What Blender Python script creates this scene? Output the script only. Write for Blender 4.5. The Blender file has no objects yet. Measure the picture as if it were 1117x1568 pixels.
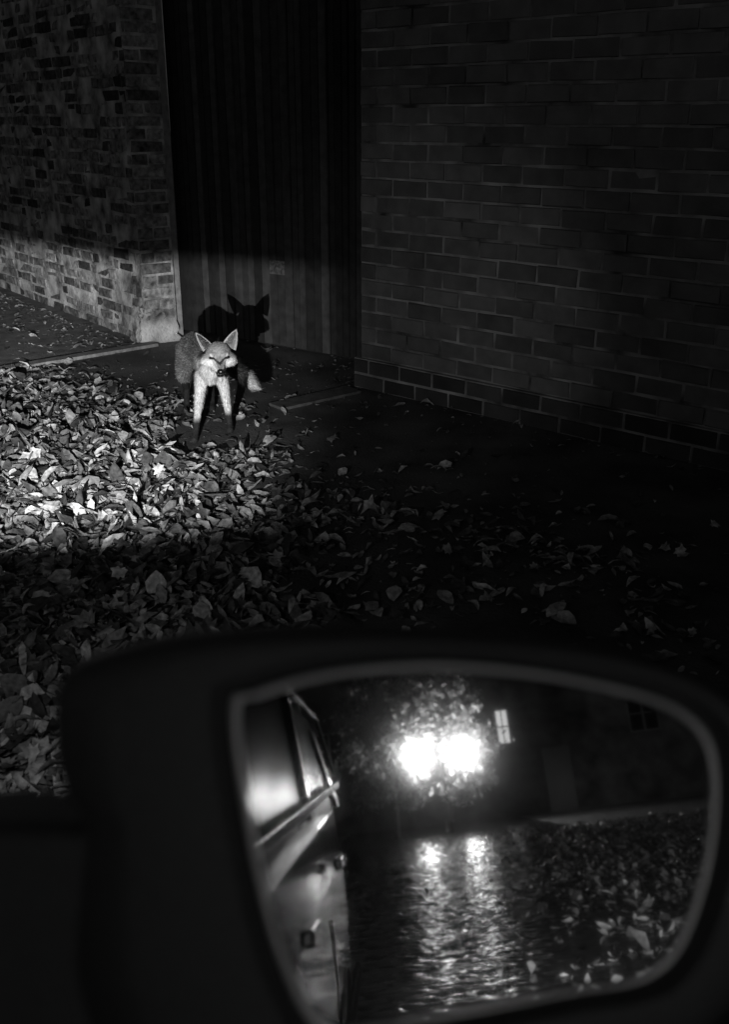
import bpy, bmesh, math, random
import numpy as np
from mathutils import Vector, Matrix
random.seed(7); rng=np.random.default_rng(7)
S=bpy.context.scene
col=S.collection
S.view_settings.view_transform='Standard'; S.view_settings.look='None'; S.view_settings.exposure=0

# ---------------------------------------------------------------- helpers
def link(o,parent=None):
    col.objects.link(o)
    if parent is not None: o.parent=parent
    return o
def mesh_obj(name,verts,faces,mat=None,parent=None,smooth=False,colors=None):
    me=bpy.data.meshes.new(name)
    me.from_pydata([tuple(v) for v in verts],[],[tuple(f) for f in faces]); me.update()
    if colors is not None:
        a=me.color_attributes.new('tone','FLOAT_COLOR','POINT')
        c=np.ones((len(verts),4),dtype=np.float32); c[:,:3]=np.asarray(colors,dtype=np.float32)[:,None]
        a.data.foreach_set('color',c.ravel())
    if smooth:
        me.polygons.foreach_set('use_smooth',[True]*len(me.polygons))
    if mat: me.materials.append(mat)
    o=bpy.data.objects.new(name,me); link(o,parent); return o
def empty(name,loc=(0,0,0),rotz=0):
    e=bpy.data.objects.new(name,None); e.location=loc; e.rotation_euler=(0,0,rotz); link(e); return e
def box(name,x0,x1,y0,y1,z0,z1,mat,parent=None,bev=0.0):
    v=[(x,y,z) for x in (x0,x1) for y in (y0,y1) for z in (z0,z1)]
    f=[(0,1,3,2),(4,6,7,5),(0,4,5,1),(2,3,7,6),(0,2,6,4),(1,5,7,3)]
    o=mesh_obj(name,v,f,mat,parent)
    if bev:
        m=o.modifiers.new('b','BEVEL'); m.width=bev; m.segments=3
    return o
def cyl(name,p0,p1,r0,r1,mat,parent=None,n=16):
    p0=Vector(p0);p1=Vector(p1);d=(p1-p0).normalized()
    a=d.orthogonal().normalized(); b=d.cross(a)
    v=[];f=[]
    for p,r in ((p0,r0),(p1,r1)):
        for i in range(n):
            t=2*math.pi*i/n; v.append(p+a*math.cos(t)*r+b*math.sin(t)*r)
    for i in range(n): f.append((i,(i+1)%n,n+(i+1)%n,n+i))
    f.append(tuple(range(n))[::-1]); f.append(tuple(range(n,2*n)))
    return mesh_obj(name,v,f,mat,parent,smooth=False)
def ball(name,c,r,mat,parent=None,sc=(1,1,1),sub=3):
    bm=bmesh.new(); bmesh.ops.create_icosphere(bm,subdivisions=sub,radius=r)
    for v in bm.verts: v.co=Vector((v.co.x*sc[0],v.co.y*sc[1],v.co.z*sc[2]))+Vector(c)
    me=bpy.data.meshes.new(name); bm.to_mesh(me); bm.free()
    me.polygons.foreach_set('use_smooth',[True]*len(me.polygons)); me.materials.append(mat)
    o=bpy.data.objects.new(name,me); link(o,parent); return o

def mat(name,base=.2,rough=.6,metal=0,spec=.5,noise=None,bump=None,attr=False,emit=None,coat=0):
    m=bpy.data.materials.new(name); m.use_nodes=True
    nt=m.node_tree; N=nt.nodes; L=nt.links; b=N['Principled BSDF']
    b.inputs['Base Color'].default_value=(base,base,base,1)
    b.inputs['Roughness'].default_value=rough; b.inputs['Metallic'].default_value=metal
    b.inputs['Specular IOR Level'].default_value=spec
    b.inputs['Coat Weight'].default_value=coat
    tc=N.new('ShaderNodeTexCoord')
    cur=None
    if attr:
        a=N.new('ShaderNodeVertexColor'); a.layer_name='tone'; cur=a.outputs['Color']
    if noise:
        n=N.new('ShaderNodeTexNoise'); n.inputs['Scale'].default_value=noise[0]; n.inputs['Detail'].default_value=6
        L.new(tc.outputs['Object'],n.inputs['Vector'])
        r=N.new('ShaderNodeMapRange'); r.inputs['From Min'].default_value=.3; r.inputs['From Max'].default_value=.7
        r.inputs['To Min'].default_value=noise[1]; r.inputs['To Max'].default_value=noise[2]
        L.new(n.outputs['Fac'],r.inputs['Value'])
        mx=N.new('ShaderNodeVectorMath'); mx.operation='SCALE'
        if cur: L.new(cur,mx.inputs[0])
        else: mx.inputs[0].default_value=(base,base,base)
        L.new(r.outputs['Result'],mx.inputs['Scale']); cur=mx.outputs['Vector']
    if cur: L.new(cur,b.inputs['Base Color'])
    if bump:
        n2=N.new('ShaderNodeTexNoise'); n2.inputs['Scale'].default_value=bump[0]; n2.inputs['Detail'].default_value=5
        L.new(tc.outputs['Object'],n2.inputs['Vector'])
        bp=N.new('ShaderNodeBump'); bp.inputs['Strength'].default_value=bump[1]; bp.inputs['Distance'].default_value=bump[2]
        L.new(n2.outputs['Fac'],bp.inputs['Height']); L.new(bp.outputs['Normal'],b.inputs['Normal'])
    if emit:
        b.inputs['Emission Color'].default_value=(1,1,1,1); b.inputs['Emission Strength'].default_value=emit
    return m

M_leaf=mat('dry_leaf',attr=True,rough=.5,spec=.4,noise=(60,.4,1.35),bump=(80,.6,.005))
M_leafwet=mat('wet_leaf',attr=True,rough=.3,spec=1,noise=(45,.6,1.2))
M_brick=mat('house_brick',attr=True,rough=.7,spec=.3,noise=(9,.75,1.2),bump=(90,.5,.003))
M_mortar=mat('house_mortar',base=.28,rough=.9,spec=.2,noise=(5,.12,1.6),bump=(120,.6,.003))
M_brick2=mat('old_brick',attr=True,rough=.85,spec=.25,noise=(24,.25,1.7),bump=(45,1,.012))
M_mortar2=mat('old_mortar',base=.5,rough=.95,spec=.2,noise=(7,.10,1.5),bump=(50,1,.012))
M_wood=mat('weathered_wood',attr=True,rough=.8,spec=.25,noise=(14,.6,1.2),bump=(40,.5,.004))
M_post=mat('gate_post_wood',base=.42,rough=.8,noise=(20,.6,1.2),bump=(40,.5,.004))
M_plastic=mat('black_plastic',base=.09,rough=.5,noise=(300,.8,1.2),bump=(900,.15,.0005))
M_paint=mat('car_paint',base=.012,rough=.12,coat=.3,spec=.3)
M_glassd=mat('car_glass',base=.01,rough=.26,spec=.05)
M_chrome=mat('chrome_trim',base=.75,rough=.2,metal=1)
M_rubber=mat('tyre_rubber',base=.03,rough=.8)
M_tail=mat('tail_lamp_lens',base=.15,rough=.15)
M_bark=mat('bark',base=.03,rough=.9,noise=(8,.6,1.3),bump=(20,.8,.03))
M_tleaf=mat('tree_leaf',attr=True,rough=.5)
M_tile=mat('roof_tile',base=.06,rough=.8,noise=(5,.6,1.2))
M_render=mat('far_wall_brick',base=.05,rough=.9,noise=(1.5,.3,1.5))
M_frame2=mat('dull_frame',base=.06,rough=.5)
M_frame=mat('window_frame',base=.5,rough=.5)
M_kerb=mat('kerb_stone',base=.2,rough=.85,noise=(25,.6,1.3),bump=(70,.5,.004))
M_lampglass=mat('lamp_glass',base=.8,emit=210)
M_litwin=mat('lit_window',base=.8,emit=.6)
M_metal=mat('lamp_post_metal',base=.02,rough=.6)
M_ground=mat('damp_asphalt',base=.09,rough=.7,spec=.35,noise=(3,.4,1.5),bump=(70,.8,.007))
M_path=mat('path_asphalt',base=.16,rough=.85,spec=.2,noise=(9,.6,1.3),bump=(90,.8,.006))
M_wet=mat('wet_setts',base=.02,rough=.115,spec=1,noise=(2,.6,1.3),bump=(30,.10,.003))

# ---------------------------------------------------------------- world
w=bpy.data.worlds.new('World'); S.world=w; w.use_nodes=True
N=w.node_tree.nodes; L=w.node_tree.links
bg=N['Background']; sky=N.new('ShaderNodeTexSky'); sky.sky_type='NISHITA'; sky.sun_disc=False
sky.sun_elevation=math.radians(25); sky.sun_rotation=math.radians(200)
bw=N.new('ShaderNodeRGBToBW'); L.new(sky.outputs[0],bw.inputs[0]); L.new(bw.outputs[0],bg.inputs[0])
bg.inputs[1].default_value=.0055
sd=bpy.data.lights.new('weak_sun_fill','SUN'); sd.energy=.002; sd.angle=math.radians(8)  # weak sun added to give the upper walls some shape, no moon in view
so=bpy.data.objects.new('weak_sun_fill',sd); so.rotation_euler=(math.radians(62),0,math.radians(-20)); link(so)

# ---------------------------------------------------------------- ground
g=mesh_obj('ground',[(-120,-120,0),(120,-120,0),(120,120,0),(-120,120,0)],[(0,1,2,3)],M_ground)
path=mesh_obj('path',[(-1.40,6.56,.004),(-2.75,5.30,.004),(-9,4.6,.004),(-9,14,.004),(-5.5,12.0,.004)],[(0,4,3,2,1)],M_path)
AZ=math.radians(20)
carrot=math.radians(110)
xs=[]; x=-.2
while x>-64:
    xs.append(x); x-= .024 if x>-16 else (.045 if x>-26 else .6)
ys=np.arange(-4.2,1.2,.0317)
XX,YY=np.meshgrid(np.array(xs),ys,indexing='ij')
XW=XX+.02*np.sin(YY*2.3)+.01*np.sin(YY*7)
row=np.floor(XW/.12); off=(row%2)*.085+.03*np.sin(row*7.1)
u=XW/.12-row; cidx=np.floor((YY+off)/.19); v=(YY+off)/.19-cidx
def hsh(a,b,k): return np.modf(np.abs(np.sin(row*a+cidx*b)*k))[0]
rnd=hsh(12.9898,78.233,43758.5453); rnd2=hsh(39.3,11.1,9758.5453); rnd3=hsh(5.3,61.7,5758.5453)
Z=.007*(1-np.abs(2*u-1)**6)*(1-np.abs(2*v-1)**6)+.006*rnd+.018*(rnd2-.5)*(u-.5)*2*.9+.010*(rnd3-.5)*(v-.5)*2+.002*(1-(2*u-1)**2)
Z+=.004*np.sin(XX*3.1+YY*1.7)+rng.normal(0,.0004,Z.shape)
Z=Z*(XX>-27)+.018
nr,nc=XX.shape
V=np.stack((XX,YY,Z),-1).reshape(-1,3).tolist()
F=[(i*nc+j,i*nc+j+1,(i+1)*nc+j+1,(i+1)*nc+j) for i in range(nr-1) for j in range(nc-1)]
road=mesh_obj('road',V,F,M_wet,smooth=True)
road.rotation_euler=(0,0,carrot)

# ---------------------------------------------------------------- leaves
def leaf_templates():
    T=[]
    xs=[0,.18,.45,.75,1.0]
    for hw in ([.015,.17,.25,.16,.0],[.02,.11,.15,.1,.0],[.02,.2,.33,.27,.03]):
        v=[];f=[]
        for i,(x,h) in enumerate(zip(xs,hw)):
            v+= [(x-.5,-h,.3*h),(x-.5,0,0),(x-.5,h,.3*h)]
        for i in range(4):
            a=3*i; f+=[(a,a+3,a+4,a+1),(a+1,a+4,a+5,a+2)]
        T.append((np.array(v),f))
    ang=[-180,-140,-118,-92,-68,-38,-20,0,20,38,68,92,118,140]
    rad=[.12,.36,.30,.46,.34,.52,.38,.58,.38,.52,.34,.46,.30,.36]
    v=[(0,0,-.03)];f=[]
    for a,r in zip(ang,rad):
        a=math.radians(a); v.append((r*math.cos(a),r*math.sin(a),.12*r*(1+.6*math.sin(3*a))))
    n=len(ang)
    for i in range(n): f.append((0,1+i,1+(i+1)%n))
    T.append((np.array(v),f))
    return T
TPL=leaf_templates()
def scatter(name,pts,size_lo,size_hi,material,tilt=22,zmax=.04,tones=(.1,.55),lobed=.08,curlv=.5,crum=.022,pw=1.7):
    V=[];F=[];C=[];off=0
    for (x,y,dz) in pts:
        r=random.random()
        k=3 if r<lobed else (0 if r<.5 else (1 if r<.78 else 2))
        tv,tf=TPL[k]
        s=random.uniform(size_lo,size_hi)
        rr=random.random()
        if rr<.4: s*=.6
        elif rr>.97 and dz>.6: s*=1.3
        v=tv.copy()
        v+=rng.normal(0,crum,v.shape)
        v[:,2]+=random.gauss(.15,curlv)*(v[:,0]**2)+random.gauss(0,curlv)*(v[:,1]**2)*1.5
        v[:,2]+=random.gauss(0,.5)*v[:,0]*v[:,1]
        v[:,0]*=random.uniform(.8,1.15); v[:,1]*=random.uniform(.55,1.2)
        tl=tilt if dz>.5 else tilt*.6
        t1=math.radians(random.gauss(0,tl)); t2=math.radians(random.gauss(0,tl)); t3=random.uniform(0,2*math.pi)
        R=np.array(Matrix.Rotation(t3,3,'Z')@Matrix.Rotation(t2,3,'Y')@Matrix.Rotation(t1,3,'X'))
        if dz<.15: s*=.75
        v=(v*s)@R.T
        mn=v[:,2].min()
        v[:,2]+= -mn+.002+random.random()**1.5*zmax*dz
        v[:,0]+=x; v[:,1]+=y
        V.append(v); F+= [tuple(i+off for i in ff) for ff in tf]; off+=len(v)
        t=tones[0]+(tones[1]-tones[0])*random.random()**pw
        C.append(np.full(len(v),t))
    return mesh_obj(name,np.concatenate(V).tolist(),F,material,None,smooth=True,colors=np.concatenate(C))
ye=[1.0,2.0,2.6,3.4,4.2,4.85,5.3,5.79,6.3,12]; xe=[-.2,-.3,-.3,-.36,-.42,-.95,-1.3,-1.75,-2.6,-8]
pts=[]
def clump(x,y): return math.sin(x*5.1+1.3*math.sin(y*3.7))*math.sin(y*4.3+1.1*math.sin(x*2.9))
while len(pts)<18500:
    y=random.uniform(1.3,7.0); x=random.uniform(-3.6,2.2)
    if x<-.5*y-1.1: continue
    e=float(np.interp(y,ye,xe)); d=x-e
    wd=.12 if y>4 else .24
    p=1/(1+math.exp(min(60,(d+.02+.2*clump(x*.7,y*.7))/wd)))
    p*=(1.0 if y<4.4 else max(.25,1-(y-4.4)*.7+.25*clump(x*2.3,y*2.1)))
    if (y-6.5)>(x+1.42)*.93: p*=.06
    q=((x+.70)/.24)**2+((y-4.42)/.30)**2
    if q<1: p*=.07
    band=math.exp(-((y-(3.15-.45*x))/.6)**2)*(1/(1+math.exp((x-.9)/.15)))
    sp=.004+.03*max(0,clump(x*1.3,y*1.1))**2+band*(.14+.6*max(0,clump(x*1.1+1,y*1.4+.5)))
    if q<1: sp=0
    if random.random()<max(p,sp): pts.append((x,y,p))
leaves=scatter('fallen_leaves',pts,.042,.105,M_leaf,tilt=24,zmax=.04,tones=(.06,.66))
pts=[]
for i in range(900):
    t=random.random(); o_=random.random()**2*.55
    pts.append((-1.5-2.4*t-o_*.8,6.50+3.1*t-o_*.6,.2))
for i in range(90):
    x=random.uniform(-.1,1.5); pts.append((x,5.4-.9*(x+.02)-random.random()**2*.5,.1))
for i in range(160):
    pts.append((random.uniform(-1.3,0.0),random.uniform(4.9,6.2),.1))
for i in range(1300):
    pts.append((random.uniform(-2.6,1.2),random.uniform(2.6,6.6),.1))
scatter('leaf_litter',pts,.015,.065,M_leaf,tilt=18,zmax=.01,tones=(.08,.45))
pts=[]
cF=Vector((-math.sin(AZ),math.cos(AZ))); cR=Vector((math.cos(AZ),math.sin(AZ)))
while len(pts)<11000:
    b=random.uniform(2,22); r=random.uniform(.4,8)
    dens=1/(1+math.exp(-(r-(.95+.09*b))/.25))
    if random.random()<dens*.9+.03:
        p=-cF*b+cR*r; pts.append((p.x,p.y,1))
wl=scatter('wet_leaves',pts,.06,.15,M_leafwet,tilt=24,zmax=.06,tones=(.08,.75),pw=1.8)
wl.location.z=.015

# ---------------------------------------------------------------- brick walls
def brick_sheet(name,length,height,course,blen,mj,material,parent,tone,jit=.0015,z0=0.0,flemish=False,x0=0.0,yoff=0.0,missing=0.0,dk=(.05,.7)):
    V=[];F=[];C=[]
    rows=int(height/course)
    for k in range(rows):
        z=z0+k*course; x=x0-(blen*.5 if k%2 else 0)
        i=0
        if flemish and k%2: x=x0-blen*.75
        while x<x0+length:
            bl=blen
            if flemish: bl= blen if (i+k)%2==0 else blen*.48
            a=max(x,x0); b=min(x+bl-mj,x0+length); x+=bl; i+=1
            if b-a<.02: continue
            if random.random()<missing: continue
            j=lambda s=jit: random.gauss(0,s)
            yo=yoff+random.gauss(0,jit*1.2)
            o=len(V); c=.004
            for (px,pz) in ((a,z),(b,z),(b,z+course-mj),(a,z+course-mj)):
                V.append((px+j(),yo+.012,pz+j()))
            for (px,pz,sx,sz) in ((a,z,1,1),(b,z,-1,1),(b,z+course-mj,-1,-1),(a,z+course-mj,1,-1)):
                V.append((px+sx*c+j(),yo+j(jit*.6),pz+sz*c+j()))
            F.append((o+4,o+5,o+6,o+7))
            for q in range(4): F.append((o+q,o+(q+1)%4,o+4+(q+1)%4,o+4+q))
            t=tone[0]+(tone[1]-tone[0])*random.random()
            if random.random()<dk[0]: t*=dk[1]
            C+= [t]*8
    return mesh_obj(name,V,F,material,parent,colors=C)

HA=math.atan2(-.671,.741)
house=empty('brick_house',(-.02,5.45,0),HA)
HL=7.5
brick_sheet('front_bricks',HL,5.2,.086,.222,.009,M_brick,house,(.10,.18),jit=.0022,z0=.17,dk=(0,1))
brick_sheet('plinth_bricks',HL,.172,.086,.222,.012,M_brick,house,(.04,.08),jit=.001,z0=0,yoff=-.028,x0=-.028)
box('plinth_mortar',-.03,HL,-.020,.0,0,.165,M_mortar,house)
wall=box('walls',0,HL,.007,5.0,0,5.35,M_mortar,house)
for i,(x,z) in enumerate(((3.6,1.0),(5.6,1.0),(3.6,3.4),(5.6,3.4))):
    box(f'window_frame_{i}',x,x+1.0,-.03,.02,z,z+1.2,M_frame,house,.01)
    box(f'window_pane_{i}',x+.07,x+.47,-.034,-.031,z+.07,z+1.13,M_glassd,house)
    box(f'window_pane_b{i}',x+.53,x+.93,-.034,-.031,z+.07,z+1.13,M_glassd,house)
    box(f'sill_{i}',x-.08,x+1.08,-.1,-.002,z-.08,z-.003,M_kerb,house,.01)
mesh_obj('roof',[(-.3,-.35,5.3),(HL+.3,-.35,5.3),(HL+.3,2.5,7.4),(-.3,2.5,7.4),(-.3,5.3,5.3),(HL+.3,5.3,5.3)],[(0,1,2,3),(3,2,5,4)],M_tile,house)
mesh_obj('gables',[(0,.01,5.35),(0,4.99,5.35),(0,2.5,7.3),(HL,.01,5.35),(HL,4.99,5.35),(HL,2.5,7.3)],[(0,1,2),(3,4,5)],M_mortar,house)

d=Vector((1.80,-2.39)); WL=7.0; dn=d.normalized()
org=Vector((-1.45,6.58))-dn*WL
bw_=empty('brick_wall',(org.x,org.y,0),math.atan2(dn.y,dn.x))
brick_sheet('bricks',WL,2.7,.075,.225,.015,M_brick2,bw_,(.04,.30),jit=.0045,z0=.0,flemish=True,missing=.015)
box('mortar_core',0,WL-.004,.003,.23,0,2.69,M_mortar2,bw_)
box('coping',-.05,WL+.05,-.04,.27,2.7,2.78,M_kerb,bw_,.01)
endf=brick_sheet('end_bricks',.225,2.7,.075,.225,.013,M_brick2,bw_,(.12,.34),jit=.003,z0=0)
endf.location=(WL+.004,.0,0); endf.rotation_euler=(0,0,math.radians(90))
V=[];F=[]
nx,nz=16,10
for i in range(nx+1):
    for k in range(nz+1):
        u_=i/nx; z=.24*k/nz
        s_=.34*u_
        if s_<.17: px,py=WL-.14+s_,-.05
        else: px,py=WL+.03,-.05+(s_-.17)*1.6
        tp=.035*(k/nz)
        V.append((px-(tp if s_>=.17 else 0)+random.gauss(0,.005),py+(tp if s_<.17 else 0)+random.gauss(0,.006),z)); 
for i in range(nx):
    for k in range(nz):
        a=i*(nz+1)+k; F.append((a,a+nz+1,a+nz+2,a+1))
mesh_obj('pier_footing',V,F,M_mortar2,bw_,smooth=True)

f0=Vector((-1.27,6.90)); f1=Vector((-.03,5.96)); fd=(f1-f0).normalized(); FL=(f1-f0).length+.3
fence=empty('wooden_fence',(f0.x,f0.y,0),math.atan2(fd.y,fd.x))
V=[];F=[];C=[]
x=.05
while x<FL:
    wd=random.uniform(.045,.075); h=2.45+random.gauss(0,.006); yo=random.gauss(0,.004)
    o=len(V); ww=wd-.007
    nz=6
    for k in range(nz+1):
        z=.04+h*k/nz; jx=random.gauss(0,.0012)
        V+= [(x+jx,yo+.012,z),(x+jx+.003,yo,z),(x+jx+ww-.003,yo+.001,z),(x+jx+ww,yo+.012,z)]
    for k in range(nz):
        a=o+4*k
        for q in range(3): F.append((a+q,a+q+1,a+q+5,a+q+4))
    t=random.choice((random.uniform(.025,.04),random.uniform(.03,.06),random.uniform(.04,.10))); C+= [t]*(4*(nz+1)); x+=wd
mesh_obj('boards',V,F,M_wood,fence,colors=C)
box('backing_rail',0,FL,.0165,.05,.03,2.4,mat('dark_wood',base=.02,rough=.9),fence)
cb=box('gate_post',-.06,.04,-.13,-.02,0,2.6,M_post,fence,.008)
ns=box('name_plate',.86,.98,-.020,-.010,.49,.575,mat('plate',base=.12,rough=.4,noise=(60,.2,1.8)),fence,.002)

def prism(name,P,h,m):
    k=len(P); V=[(p[0],p[1],0) for p in P]+[(p[0],p[1],h) for p in P]
    F=[tuple(range(k,2*k))]+[(i,(i+1)%k,(i+1)%k+k,i+k) for i in range(k)]
    return mesh_obj(name,V,F,m)
kerb=prism('kerb',[(-1.36,6.50),(-1.42,6.57),(-2.85,5.23),(-2.79,5.17)],.02,M_kerb)
slab=prism('paving_slab',[(-.42,4.95),(-.02,5.3),(-.1,5.42),(-.5,5.05)],.014,mat('slab_stone',base=.09,rough=.8,noise=(20,.6,1.3),bump=(60,.5,.004)))

# ---------------------------------------------------------------- fox
def chain(pts,step=.35):
    out=[]
    for (a,ra),(b,rb) in zip(pts[:-1],pts[1:]):
        a=Vector(a);b=Vector(b); d_=(b-a).length; n=max(1,int(d_/(min(ra,rb)*step)))
        for i in range(n+1):
            t=i/n; out.append((a.lerp(b,t),ra+(rb-ra)*t))
    return out
hx=.062
HP=Vector((hx,-.07,0)); HRm=Matrix.Rotation(math.radians(10),3,'Z')
def HR(p): return HRm@(Vector(p)-HP)+HP
def HI(p): return HRm.transposed()@(Vector(p)-HP)+HP
balls=[]
balls+=chain([((hx,-.03,.395),.052),((.03,.03,.355),.060),((.0,.09,.328),.070)])
balls+=chain([((.0,.08,.322),.062),((-.035,.17,.330),.070),((-.09,.30,.335),.060),((-.135,.42,.340),.068)])
balls+=chain([((.0,.03,.315),.050),((.0,.05,.275),.036)])
balls+=chain([((-.042,.06,.28),.036),((-.052,.05,.21),.025),((-.060,-.01,.115),.0175),((-.066,-.075,.035),.0150),((-.068,-.105,.017),.018)])
balls+=chain([((.045,.07,.28),.036),((.058,.08,.21),.025),((.068,.085,.115),.0175),((.074,.08,.035),.0150),((.076,.055,.017),.018)])
balls+=chain([((-.165,.42,.32),.058),((-.185,.36,.22),.036),((-.19,.46,.12),.018),((-.19,.43,.03),.015),((-.19,.40,.016),.017)])
balls+=chain([((-.085,.45,.31),.056),((-.075,.40,.22),.034),((-.07,.50,.12),.018),((-.065,.47,.03),.015),((-.062,.44,.016),.017)])
balls+=chain([((-.12,.48,.345),.03),((-.07,.57,.28),.036),((.02,.60,.20),.042),((.10,.55,.155),.040),((.145,.49,.127),.030),((.17,.455,.12),.012)])
ell=[((hx,-.085,.422),(.053,.064,.048)),((hx-.036,-.090,.391),(.039,.042,.036)),((hx+.036,-.090,.391),(.039,.042,.036)),
     ((hx,-.11,.368),(.034,.045,.034)),((hx-.056,-.085,.386),(.023,.024,.020)),((hx+.056,-.085,.386),(.023,.024,.020)),
     ((hx-.024,-.135,.423),(.019,.02,.014)),((hx+.024,-.135,.423),(.019,.02,.014))]
hb=chain([((hx,-.13,.396),.031),((hx,-.165,.382),.022),((hx,-.220,.367),.015)])
hb+=chain([((hx,-.12,.358),.024),((hx,-.165,.333),.015),((hx,-.195,.322),.009)])
balls+=[(HR(c),r) for c,r in hb]
bm=bmesh.new()
for c,r in balls:
    bmesh.ops.create_icosphere(bm,subdivisions=2,radius=r,matrix=Matrix.Translation(c))
for c,r in ell:
    bmesh.ops.create_icosphere(bm,subdivisions=3,radius=1,matrix=Matrix.Translation(HR(c))@HRm.to_4x4()@Matrix.Diagonal((r[0],r[1],r[2],1)))
tm=bpy.data.meshes.new('t'); bm.to_mesh(tm); bm.free()
to=bpy.data.objects.new('t',tm); col.objects.link(to)
r=to.modifiers.new('r','REMESH'); r.mode='VOXEL'; r.voxel_size=.0042
s=to.modifiers.new('s','SMOOTH'); s.iterations=3; s.factor=.5
dg=bpy.context.evaluated_depsgraph_get(); dg.update()
me=bpy.data.meshes.new_from_object(to.evaluated_get(dg)); bpy.data.objects.remove(to)
nv=len(me.vertices)
co=np.zeros(nv*3); me.vertices.foreach_get('co',co); co=co.reshape(-1,3)
no=np.array([v.normal[:] for v in me.vertices])
def ss(a,b,x):
    t=min(1,max(0,(x-a)/(b-a))); return t*t*(3-2*t)
def tone(p,n):
    if p[1]<0 and p[2]>.325: x,y,z=HI(p)
    else: x,y,z=p
    dx=abs(x-hx)
    coat=.05+.09*random.random()
    if y<-.045 and z>.31:
        t=.26+.10*random.random()
        t=t+(.8-t)*ss(.406,.388,z-dx*.06)
        if dx<.045 and .417<z<.432 and y<-.12: t=.5
        if y<-.135:
            t=.32+(.85-.32)*ss(.005,.013,dx+(.378-z)*.5)
            if z<.352: t=.75
        if y<-.125:
            zc=.4115-.6*(.030-dx)
            if dx<.032 and abs(z-zc)<.0048: t=.05
        if y<-.13 and .333<z<.349 and dx<.020: t=.006
        if z<.345 and y>-.115: t*=.5
        return t
    if x>.12 and y>.4 and z<.2: return .8
    if y>.50 and z<.38 : return coat*.5
    if z<.13 and y<.2:
        return (.65*ss(.080,.115,z)+.03*(1-ss(.080,.115,z))) if n[1]<.3 else .03
    if z<.17 and y>.3: return .02
    front=ss(.1,-.4,n[1])
    if y<.12 and z<.40:
        w_=front*ss(.385,.345,z)
        lat=ss(.100,.06,abs(x-.005)) if z>.25 else 1
        sh=.60+.10*ss(.30,.22,z)
        return coat*(1-w_*lat)+sh*w_*lat
    if n[2]<-.3: return .12
    return coat
cols=np.array([tone(co[i],no[i]) for i in range(nv)])
a=me.color_attributes.new('tone','FLOAT_COLOR','POINT'); c4=np.ones((nv,4),dtype=np.float32); c4[:,:3]=cols[:,None]; a.data.foreach_set('color',c4.ravel())
me.polygons.foreach_set('use_smooth',[True]*len(me.polygons))
M_fur=mat('fox_fur',attr=True,rough=.8,spec=.1,noise=(110,.6,1.3))
me.materials.clear(); me.materials.append(M_fur)
FX=(-.72,4.5,0)
fox=empty('fox',FX)
body=bpy.data.objects.new('body',me); link(body,fox)
V=[];F=[];C=[]
idx=rng.integers(0,nv,60000)
for i in idx:
    p=Vector(co[i]); n=Vector(no[i])
    if p.y<0 and p.z>.325: x,y,z=HI(p)
    else: x,y,z=p
    flow=Vector((-.25,.8,-.35)); ln=.014; lift=.35
    dx=abs(x-hx)
    if y<-.03 and z>.325:
        flow=Vector(((x-hx)*6,.5,.5 if z>.41 else -.2)); ln=.005; lift=.2
        if dx>.048: ln=.015; flow=Vector(((1 if x>hx else -1)*.8,.3,-.6))
        if y<-.118: ln=.0025
    elif (z<.14 and y<.2) or (z<.16 and y>.3 and x<.0): ln=.005; flow=Vector((0,.2,-1))
    elif y<.12 and n.y<0: ln=.016; flow=Vector((0,-.1,-1))
    elif y>.5: ln=.024; flow=Vector((.6,.0,-.5))
    elif x>.05 and y>.42: ln=.022; flow=Vector((.9,-.4,-.2))
    flow=flow-n*flow.dot(n)
    dr=(flow.normalized()*.9+n*lift+Vector((random.gauss(0,.15),random.gauss(0,.15),random.gauss(0,.15)))).normalized()
    l=ln*random.uniform(.5,1.3)
    sd_=dr.cross(n)
    if sd_.length<1e-4: continue
    sd_=sd_.normalized()*.0010
    o=len(V); V+=[p-sd_,p+sd_,p+dr*l]; F.append((o,o+1,o+2))
    t=cols[i]*random.uniform(.35,1.6)+(.16 if random.random()<.12 and cols[i]>.04 else 0); C+=[min(.95,t)]*3
M_hair=mat('fox_hair',attr=True,rough=.7,spec=.15)
mesh_obj('fur',V,F,M_hair,fox,colors=C)
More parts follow.
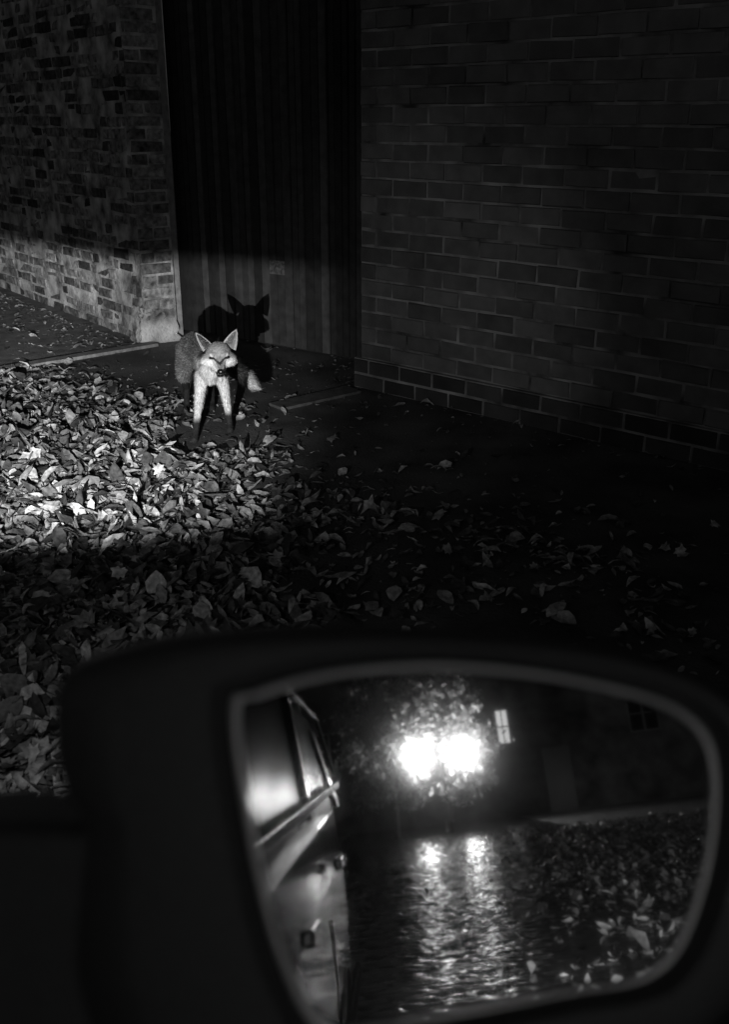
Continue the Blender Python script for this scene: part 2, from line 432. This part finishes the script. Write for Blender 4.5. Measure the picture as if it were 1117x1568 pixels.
def ear(name,base,tip,facing,wd,parent,inner):
    base=HR(base);tip=HR(tip);up=(tip-base); H=up.length; up.normalize()
    fc=Vector(facing); fc=(fc-up*fc.dot(up)).normalized(); sdv=up.cross(fc)
    V=[];F=[];C=[]; nu=9;nvv=11
    for layer in (0,1):
        for j in range(nvv):
            t=j/(nvv-1); hw=wd*((1-t)**.75)*(1+.35*t)+.0012
            for i in range(nu):
                s_=-1+2*i/(nu-1)
                cup=.022*(1-s_*s_)*(1-t*.8)
                p=base+up*(t*H)+sdv*(s_*hw)-fc*(cup+(.004 if layer else 0))
                V.append(p)
                if layer: C.append(.03)
                else: C.append(.5 if abs(s_)>.8 or t>.9 else (inner if abs(s_)<.5 and t>.12 else inner*2))
    o=nu*nvv
    for l_ in (0,o):
        for j in range(nvv-1):
            for i in range(nu-1):
                a=l_+j*nu+i; F.append((a,a+1,a+nu+1,a+nu))
    for j in range(nvv-1):
        for i in (0,nu-1):
            a=j*nu+i; F.append((a,a+nu,a+nu+o,a+o))
    mesh_obj(name,V,F,mat('ear_fur_'+name,attr=True,rough=.8,spec=.1),parent,smooth=True,colors=C)
    V2=[];F2=[];C2=[]
    for k in range(700):
        t=random.random()**1.3; s_=random.choice((-1,1))*random.uniform(.75,1)
        if random.random()<.08: s_*=random.random()
        hw=wd*((1-t)**.75)*(1+.35*t)
        p=base+up*(t*H)+sdv*(s_*hw)-fc*(.022*(1-s_*s_)*(1-t*.8))
        dr=(up*.8-sdv*s_*.2+fc*.35+Vector((random.gauss(0,.15),random.gauss(0,.15),random.gauss(0,.15)))).normalized()
        a_=dr.cross(fc).normalized()*.0007; o=len(V2); V2+=[p-a_,p+a_,p+dr*random.uniform(.004,.008)]; F2.append((o,o+1,o+2)); C2+=[random.uniform(.3,.6)]*3
    mesh_obj(name+'_tufts',V2,F2,M_hair,parent,colors=C2)
ear('ear_right',(hx+.047,-.075,.440),(hx+.084,-.065,.515),(.35,-1,.1),.033,fox,.10)
ear('ear_left',(hx-.047,-.070,.440),(hx-.094,-.055,.505),(-.6,-.9,.2),.031,fox,.03)
M_black=mat('fox_nose',base=.012,rough=.25)
M_eye=mat('fox_eye',base=.03,rough=.05,spec=.9)
M_rimd=mat('eye_rim',base=.012,rough=.6,spec=.1)
ball('nose',HR((hx,-.235,.369)),.0140,M_black,fox,sc=(1.15,.8,.85))
for sgn,nm in ((1,'r'),(-1,'l')):
    ball('eye_rim_'+nm,HR((hx+sgn*.031,-.142,.4105)),.0118,M_rimd,fox,sc=(1.3,.7,.58))
    ball('eye_'+nm,HR((hx+sgn*.031,-.1475,.4105)),.0075,M_eye,fox,sc=(1,.75,.8))
ball('mouth',HR((hx,-.184,.3425)),.0165,M_black,fox,sc=(1.0,1.5,.5))

# ---------------------------------------------------------------- wing mirror
E1=Vector((.9832,.1827,0)); NN=Vector((.1727,-.9293,.3263)).normalized()
E1=(E1-NN*E1.dot(NN)).normalized(); E2=NN.cross(E1)
MC=Vector((.047,.338,1.113))
MM=Matrix(((E1.x,E2.x,NN.x,MC.x),(E1.y,E2.y,NN.y,MC.y),(E1.z,E2.z,NN.z,MC.z),(0,0,0,1)))
def crom(P,n=8):
    out=[];m=len(P)
    for i in range(m):
        p0,p1,p2,p3=[np.array(P[(i+k-1)%m]) for k in range(4)]
        for j in range(n):
            t=j/n
            out.append(tuple(.5*((2*p1)+(-p0+p2)*t+(2*p0-5*p1+4*p2-p3)*t*t+(-p0+3*p1-3*p2+p3)*t**3)))
    return out
gl=[(-.0964,.0673),(-.086,.075),(-.0536,.0804),(-.0041,.0784),(.0529,.0659),(.0942,.049),(.109,.0242),(.1025,-.0247),(.0797,-.0627),(.0312,-.067),(-.0378,-.0690),(-.0681,-.0662),(-.0826,-.0386),(-.0917,.0063)]
ho=[(-.1582,.0294),(-.1656,.0472),(-.1645,.0859),(-.141,.0965),(-.0974,.1004),(-.0172,.0938),(.0684,.0772),(.1181,.0523),(.138,.02),(.133,-.035),(.108,-.088),(.04,-.1),(-.06,-.105),(-.13,-.09),(-.165,-.04)]
G=crom(gl,8); n=len(G)
def scl(P,k,c=(0.005,0.003)): return [(c[0]+(p[0]-c[0])*k,c[1]+(p[1]-c[1])*k) for p in P]
mirror=empty('wing_mirror'); mirror.matrix_world=MM
M_mirror=bpy.data.materials.new('mirror_glass'); M_mirror.use_nodes=True
nt=M_mirror.node_tree; nt.nodes.clear()
out=nt.nodes.new('ShaderNodeOutputMaterial'); g1=nt.nodes.new('ShaderNodeBsdfGlossy'); g2=nt.nodes.new('ShaderNodeBsdfGlossy'); mx=nt.nodes.new('ShaderNodeMixShader')
g1.inputs['Roughness'].default_value=.022; g1.inputs['Color'].default_value=(.85,.85,.85,1)
g2.inputs['Roughness'].default_value=.08; g2.inputs['Color'].default_value=(.8,.8,.8,1)
mx.inputs[0].default_value=.10
nt.links.new(g1.outputs[0],mx.inputs[1]); nt.links.new(g2.outputs[0],mx.inputs[2]); nt.links.new(mx.outputs[0],out.inputs[0])
mesh_obj('glass',[(p[0],p[1],0) for p in G],[tuple(range(n))],M_mirror,mirror)
def ring(name,loops,m,close_last=False):
    V=[];F=[];k=len(loops[0][0])
    for P,z in loops: V+=[(p[0],p[1],z) for p in P]
    for a in range(len(loops)-1):
        for i in range(k): F.append((a*k+i,a*k+(i+1)%k,(a+1)*k+(i+1)%k,(a+1)*k+i))
    if close_last: F.append(tuple(range((len(loops)-1)*k,len(loops)*k)))
    return mesh_obj(name,V,F,m,mirror,smooth=True)
M_edge=mat('glass_edge',base=.9,rough=.35,metal=.5)
ring('glass_bevel',[(scl(G,.985),.0006),(scl(G,1.0),.0025),(scl(G,1.020),.0005)],M_edge)
ring('inner_gap',[(scl(G,1.0205),.0004),(scl(G,1.05),-.006),(scl(G,1.07),.004),(scl(G,1.10),.006)],M_plastic)
Ho=crom(ho,8)
def by_angle(P,k,c=(0.005,0.003)):
    A=np.array([math.atan2(p[1]-c[1],p[0]-c[0]) for p in P]); R_=np.array([math.hypot(p[0]-c[0],p[1]-c[1]) for p in P])
    o=np.argsort(A); A=A[o];R_=R_[o]
    A=np.concatenate((A-2*math.pi,A,A+2*math.pi)); R_=np.tile(R_,3)
    T=np.linspace(-math.pi,math.pi,k,endpoint=False); rr=np.interp(T,A,R_)
    return [(c[0]+r_*math.cos(t),c[1]+r_*math.sin(t)) for t,r_ in zip(T,rr)]
K=160
Gi=by_angle(scl(G,1.095),K); Hk=by_angle(Ho,K)
mid=[((a[0]*.35+b[0]*.65),(a[1]*.35+b[1]*.65)) for a,b in zip(Gi,Hk)]
ring('housing',[(Gi,.0055),(mid,.008),(scl(Hk,.985),.006),(Hk,-.002),(scl(Hk,1.0),-.02),(scl(Hk,.95),-.05),(scl(Hk,.78),-.08),(scl(Hk,.45),-.098)],M_plastic,True)
st=[(-.34,.040),(-.19,.0335),(-.15,.028),(-.12,-.02),(-.1,-.12),(-.1,-.3),(-.34,-.3)]
kk=len(st)
V=[(p[0],p[1],.001) for p in st]+[(p[0],p[1],-.05) for p in st]
F=[tuple(range(kk)),tuple(range(2*kk-1,kk-1,-1))]+[(i,i+kk,(i+1)%kk+kk,(i+1)%kk) for i in range(kk)]
so_=mesh_obj('stalk',V,F,M_plastic,mirror); bv=so_.modifiers.new('b','BEVEL'); bv.width=.006; bv.segments=3

# ---------------------------------------------------------------- car (local x forward, y left, z up)
car=empty('parked_car',(0,0,0),carrot)
def loft(name,secs,m):
    V=[];F=[];k=len(secs[0])
    for s_ in secs: V+=s_
    for a in range(len(secs)-1):
        for i in range(k): F.append((a*k+i,a*k+(i+1)%k,(a+1)*k+(i+1)%k,(a+1)*k+i))
    F.append(tuple(range(k))); F.append(tuple(range((len(secs)-1)*k,len(secs)*k)))
    return mesh_obj(name,V,F,m,car)
Wd=1.72
def lower(x,top,inset,bot=.28):
    y0=.05+inset; y1=.05+Wd-inset
    return [(x,y0+.06,bot),(x,y0+.01,bot+.12),(x,y0-.008,.62*top),(x,y0-.004,.82*top),(x,y0+.01,.94*top),(x,y0+.05,top),
            (x,y1-.05,top),(x,y1-.01,.94*top),(x,y1+.004,.82*top),(x,y1+.008,.62*top),(x,y1-.01,bot+.12),(x,y1-.06,bot)]
lo=loft('lower_body',[lower(.62,.60,.10,.34),lower(.58,.66,.06),lower(.40,.95,.02),lower(.2,1.03,.0),lower(-.5,1.07,0),lower(-2.0,1.14,0),lower(-3.2,1.18,.02),lower(-3.55,1.02,.08),lower(-3.62,.7,.14,.34)],M_paint)
bv=lo.modifiers.new('b','BEVEL'); bv.width=.012; bv.segments=2
loft('roof',[[(x,.10+i,z-.03),(x,.16+i,z),(x,1.66-i,z),(x,1.72-i,z-.03),(x,1.66-i,z-.05),(x,.16+i,z-.05)] for x,z,i in ((-.2,1.46,.02),(-1.0,1.49,0),(-2.2,1.47,0),(-2.9,1.40,.03))],M_paint)
def pillar(name,a,b,w,m=M_paint):
    a=Vector(a);b=Vector(b)
    V=[(a.x-w,a.y,a.z),(a.x+w,a.y,a.z),(a.x+w,a.y+.05,a.z),(a.x-w,a.y+.05,a.z),(b.x-w,b.y,b.z),(b.x+w,b.y,b.z),(b.x+w,b.y+.05,b.z),(b.x-w,b.y+.05,b.z)]
    return mesh_obj(name,V,[(0,1,5,4),(1,2,6,5),(2,3,7,6),(3,0,4,7),(0,3,2,1),(4,5,6,7)],m,car)
for yy,yt,sfx in ((.06,.105,'r'),(1.71,1.66,'l')):
    pillar('pillar_a_'+sfx,(.38,yy,1.0),(-.2,yt,1.43),.03)
    pillar('pillar_b_'+sfx,(-.72,yy,1.06),(-.76,yt,1.44),.04)
    pillar('pillar_c_'+sfx,(-1.85,yy,1.10),(-1.95,yt,1.44),.04)
    pillar('pillar_d_'+sfx,(-3.3,yy,1.12),(-2.85,yt,1.38),.09)
for yy,yt,sfx in ((.075,.115,'r'),(1.74,1.70,'l')):
    for i,(xa,xb,ta,tb) in enumerate(((-.77,-1.8,-.81,-1.9),(-1.9,-3.22,-2.0,-2.8))):
        mesh_obj(f'side_glass_{sfx}{i}',[(xa,yy,1.06),(xb,yy,1.12),(tb,yt,1.42),(ta,yt,1.42)],[(0,1,2,3)],M_glassd,car)
mesh_obj('rear_screen',[(-3.38,.14,1.10),(-3.38,1.66,1.10),(-2.9,1.6,1.38),(-2.9,.2,1.38)],[(0,1,2,3)],M_glassd,car)
mesh_obj('windscreen',[(.4,.14,.99),(.4,1.66,.99),(-.18,1.6,1.43),(-.18,.2,1.43)],[(0,1,2,3)],M_glassd,car)
def strip(name,a,b,w,h,m):
    a=Vector(a);b=Vector(b)
    V=[(p.x,p.y+dy,p.z+dz) for p in (a,b) for dy in (0,w) for dz in (0,h)]
    o=mesh_obj(name,V,[(0,1,3,2),(4,6,7,5),(0,4,5,1),(2,3,7,6),(0,2,6,4),(1,5,7,3)],m,car)
    q=o.modifiers.new('b','BEVEL'); q.width=.003; q.segments=3
strip('belt_trim',(.1,.046,1.045),(-3.25,.048,1.19),.014,.024,M_chrome)
strip('rear_window_trim',(-3.25,.048,1.19),(-2.86,.088,1.425),.012,.022,M_chrome)
strip('roof_trim',(-.25,.088,1.425),(-2.86,.088,1.425),.012,.014,M_chrome)
for i,(x,z) in enumerate(((-.95,.92),(-2.1,.96))): box(f'door_handle_{i}',x-.16,x,.012,.036,z,z+.03,M_chrome,car,.008)
for i,x in enumerate((-.70,-1.9)): box(f'door_gap_{i}',x,x+.006,.040,.0435,.4,.86,M_rubber,car)
box('side_rub_strip',-3.0,.2,.028,.0425,.55,.60,M_rubber,car,.004)
box('tail_lamp',-3.56,-3.40,.09,.20,.72,.9,M_tail,car,.01)
box('tail_lamp_b',-3.56,-3.40,1.58,1.70,.72,.9,M_tail,car,.01)
for i,(x,y) in enumerate(((.15,.06),(-2.75,.06),(.15,1.56),(-2.75,1.56))):
    cyl(f'tyre_{i}',(x,y,.31),(x,y+.2,.31),.31,.31,M_rubber,car,28)
    cyl(f'rim_{i}',(x,y-.004,.31),(x,y+.204,.31),.19,.19,M_chrome,car,18)
    for q in range(5):
        t=q*2*math.pi/5; cyl(f'nut_{i}_{q}',(x+.06*math.cos(t),y-.012,.31+.06*math.sin(t)),(x+.06*math.cos(t),y-.004,.31+.06*math.sin(t)),.012,.012,M_rubber,car,8)
rl=bpy.data.lights.new('mirror_leaf_fill','SPOT'); rl.energy=300; rl.spot_size=math.radians(70); rl.spot_blend=1; rl.shadow_soft_size=.03  # added spot that brightens the leaves reflected in the wing mirror
ro=bpy.data.objects.new('mirror_leaf_fill',rl); link(ro,car); ro.location=(-3.68,.12,.75)
ro.rotation_euler=(math.radians(84),0,math.radians(90+27))
# unseen headlamp on the car's nose, shields added to cut off its beam
LP=Vector((-.503,.70,.825))
hl=empty('headlamp',LP)
az=math.radians(11)
hl.rotation_euler=(0,0,az)
M_hous=mat('lamp_housing',base=.02,rough=.7)
box('upper_shield',-.30,.11,.30,.305,-.0150,.14,M_hous,hl)
box('lower_shield',-.14,.06,.12,.124,-.09,-.037,M_hous,hl)
box('back_plate',-.10,.10,-.07,-.065,-.09,.09,M_hous,hl)
box('shell_top',-.10,.10,-.065,.28,.120,.125,M_hous,hl)
ld=bpy.data.lights.new('bulb','SPOT'); ld.energy=900; ld.spot_size=math.radians(44); ld.spot_blend=1; ld.shadow_soft_size=.0035
lo_=bpy.data.objects.new('bulb',ld); link(lo_,hl)
lo_.rotation_euler=(math.radians(90-8.5),0,math.radians(4))
lh=bpy.data.lights.new('left_wall_fill','SPOT'); lh.energy=1500; lh.spot_size=math.radians(17); lh.spot_blend=1; lh.shadow_soft_size=.0035  # extra narrow spot added to brighten the old wall at left
lho=bpy.data.objects.new('left_wall_fill',lh); link(lho,hl)
lho.rotation_euler=(math.radians(90-3.2),0,math.radians(6.5))
def fill_spot(nm,e,size,el,azr):  # added fill spots for areas the main bulb leaves dark
    l=bpy.data.lights.new(nm,'SPOT'); l.energy=e; l.spot_size=math.radians(size); l.spot_blend=1; l.shadow_soft_size=.02
    o=bpy.data.objects.new(nm,l); link(o,hl); o.location=(0,.31,0); o.rotation_euler=(math.radians(90+el),0,math.radians(azr))
fill_spot('house_wall_fill',48,32,-5,-11-12)  # added fill on the house wall near its corner
fill_spot('near_leaf_fill',10,98,-54,-14)  # added fill over the foreground leaves

# ---------------------------------------------------------------- street behind
lamp=empty('street_lamp',(10.94,-24.95,0),math.radians(25))
cyl('post',(0,0,0),(0,0,1.85),.04,.035,M_metal,lamp)
cyl('cross_arm',(-.6,0,1.78),(.6,0,1.78),.025,.025,M_metal,lamp)
cyl('base',(0,0,0),(0,0,.3),.11,.09,M_metal,lamp)
for i,x in enumerate((-.62,.62)):
    ball(f'globe_{i}',(x,0,2.02),.19,M_lampglass,lamp,sub=2)
    cyl(f'cap_{i}',(x,0,2.24),(x,0,2.30),.12,.03,M_metal,lamp)
    cyl(f'neck_{i}',(x,0,1.74),(x,0,1.82),.05,.08,M_metal,lamp)
def tree(name,loc,H,R,nl,z0,ncl=16,lo=.25):
    t=empty(name,loc)
    cyl('trunk',(0,0,0),(0.1,0,z0+.4),.07,.05,M_bark,t)
    cl=[]
    for i in range(ncl):
        a=random.uniform(0,2*math.pi); r_=random.uniform(lo,1)*R; zz=z0+random.random()*(H-z0)
        p=Vector((r_*math.cos(a),r_*math.sin(a),zz)); cl.append((p,random.uniform(.25,.5)))
        cyl(f'limb_{i}',(.08,0,z0*.7+random.random()*.6),p,.03,.008,M_bark,t,8)
    V=[];F=[];C=[]
    for i in range(nl):
        p,rr=random.choice(cl)
        q=p+Vector((random.gauss(0,rr*.5),random.gauss(0,rr*.5),random.gauss(0,rr*.45)))
        a=Vector((random.gauss(0,1),random.gauss(0,1),random.gauss(0,1))).normalized(); b=a.orthogonal().normalized()
        s_=random.uniform(.05,.12); o=len(V)
        V+=[q-a*s_,q+b*s_*.5,q+a*s_,q-b*s_*.5]; F.append((o,o+1,o+2,o+3)); C+=[random.uniform(.06,.26)]*4
    mesh_obj('crown',V,F,M_tleaf,t,colors=C)
tree('tree',(11.6,-26.4,0),4.2,1.9,9500,.9,26)
tree('tree',(9.9,-26.2,0),4.2,1.4,6500,1.0,18)
h2=empty('brick_house',(13.4,-31.2,0),math.radians(26))
box('walls',-9,9,-6,0,0,5.2,M_render,h2)
mesh_obj('roof',[(-9.3,.3,5.1),(9.3,.3,5.1),(9.3,-3,7.5),(-9.3,-3,7.5),(-9.3,-6.3,5.1),(9.3,-6.3,5.1)],[(0,1,2,3),(3,2,5,4)],M_tile,h2)
for i,(x,z,lit) in enumerate(((2.2,2.3,1),(6.6,2.2,0),(-4,2.2,0))):
    wq=.42 if lit else 1.0
    box(f'frame_{i}',x,x+wq,.003,.05,z,z+1.2,M_frame2,h2)
    for q in range(2):
        for s_ in range(2):
            box(f'pane_{i}{q}{s_}',x+.04+wq*.48*q,x+.04+wq*(.40+.48*q),.051,.054,z+.06+.56*s_,z+.58+.56*s_,M_litwin if lit else M_glassd,h2)
box('door',3.6,4.5,.003,.05,0,2.05,M_frame2,h2)

# ---------------------------------------------------------------- camera
cd=bpy.data.cameras.new('camera'); cam=bpy.data.objects.new('camera',cd); link(cam)
cam.location=(0,0,1.4); cam.rotation_euler=(math.radians(90-21.6),0,0)
cd.sensor_fit='VERTICAL'; cd.sensor_height=36; cd.lens=35; cd.clip_start=.03; cd.clip_end=400
cd.dof.use_dof=True; cd.dof.focus_distance=4.6; cd.dof.aperture_fstop=4.8
S.camera=cam
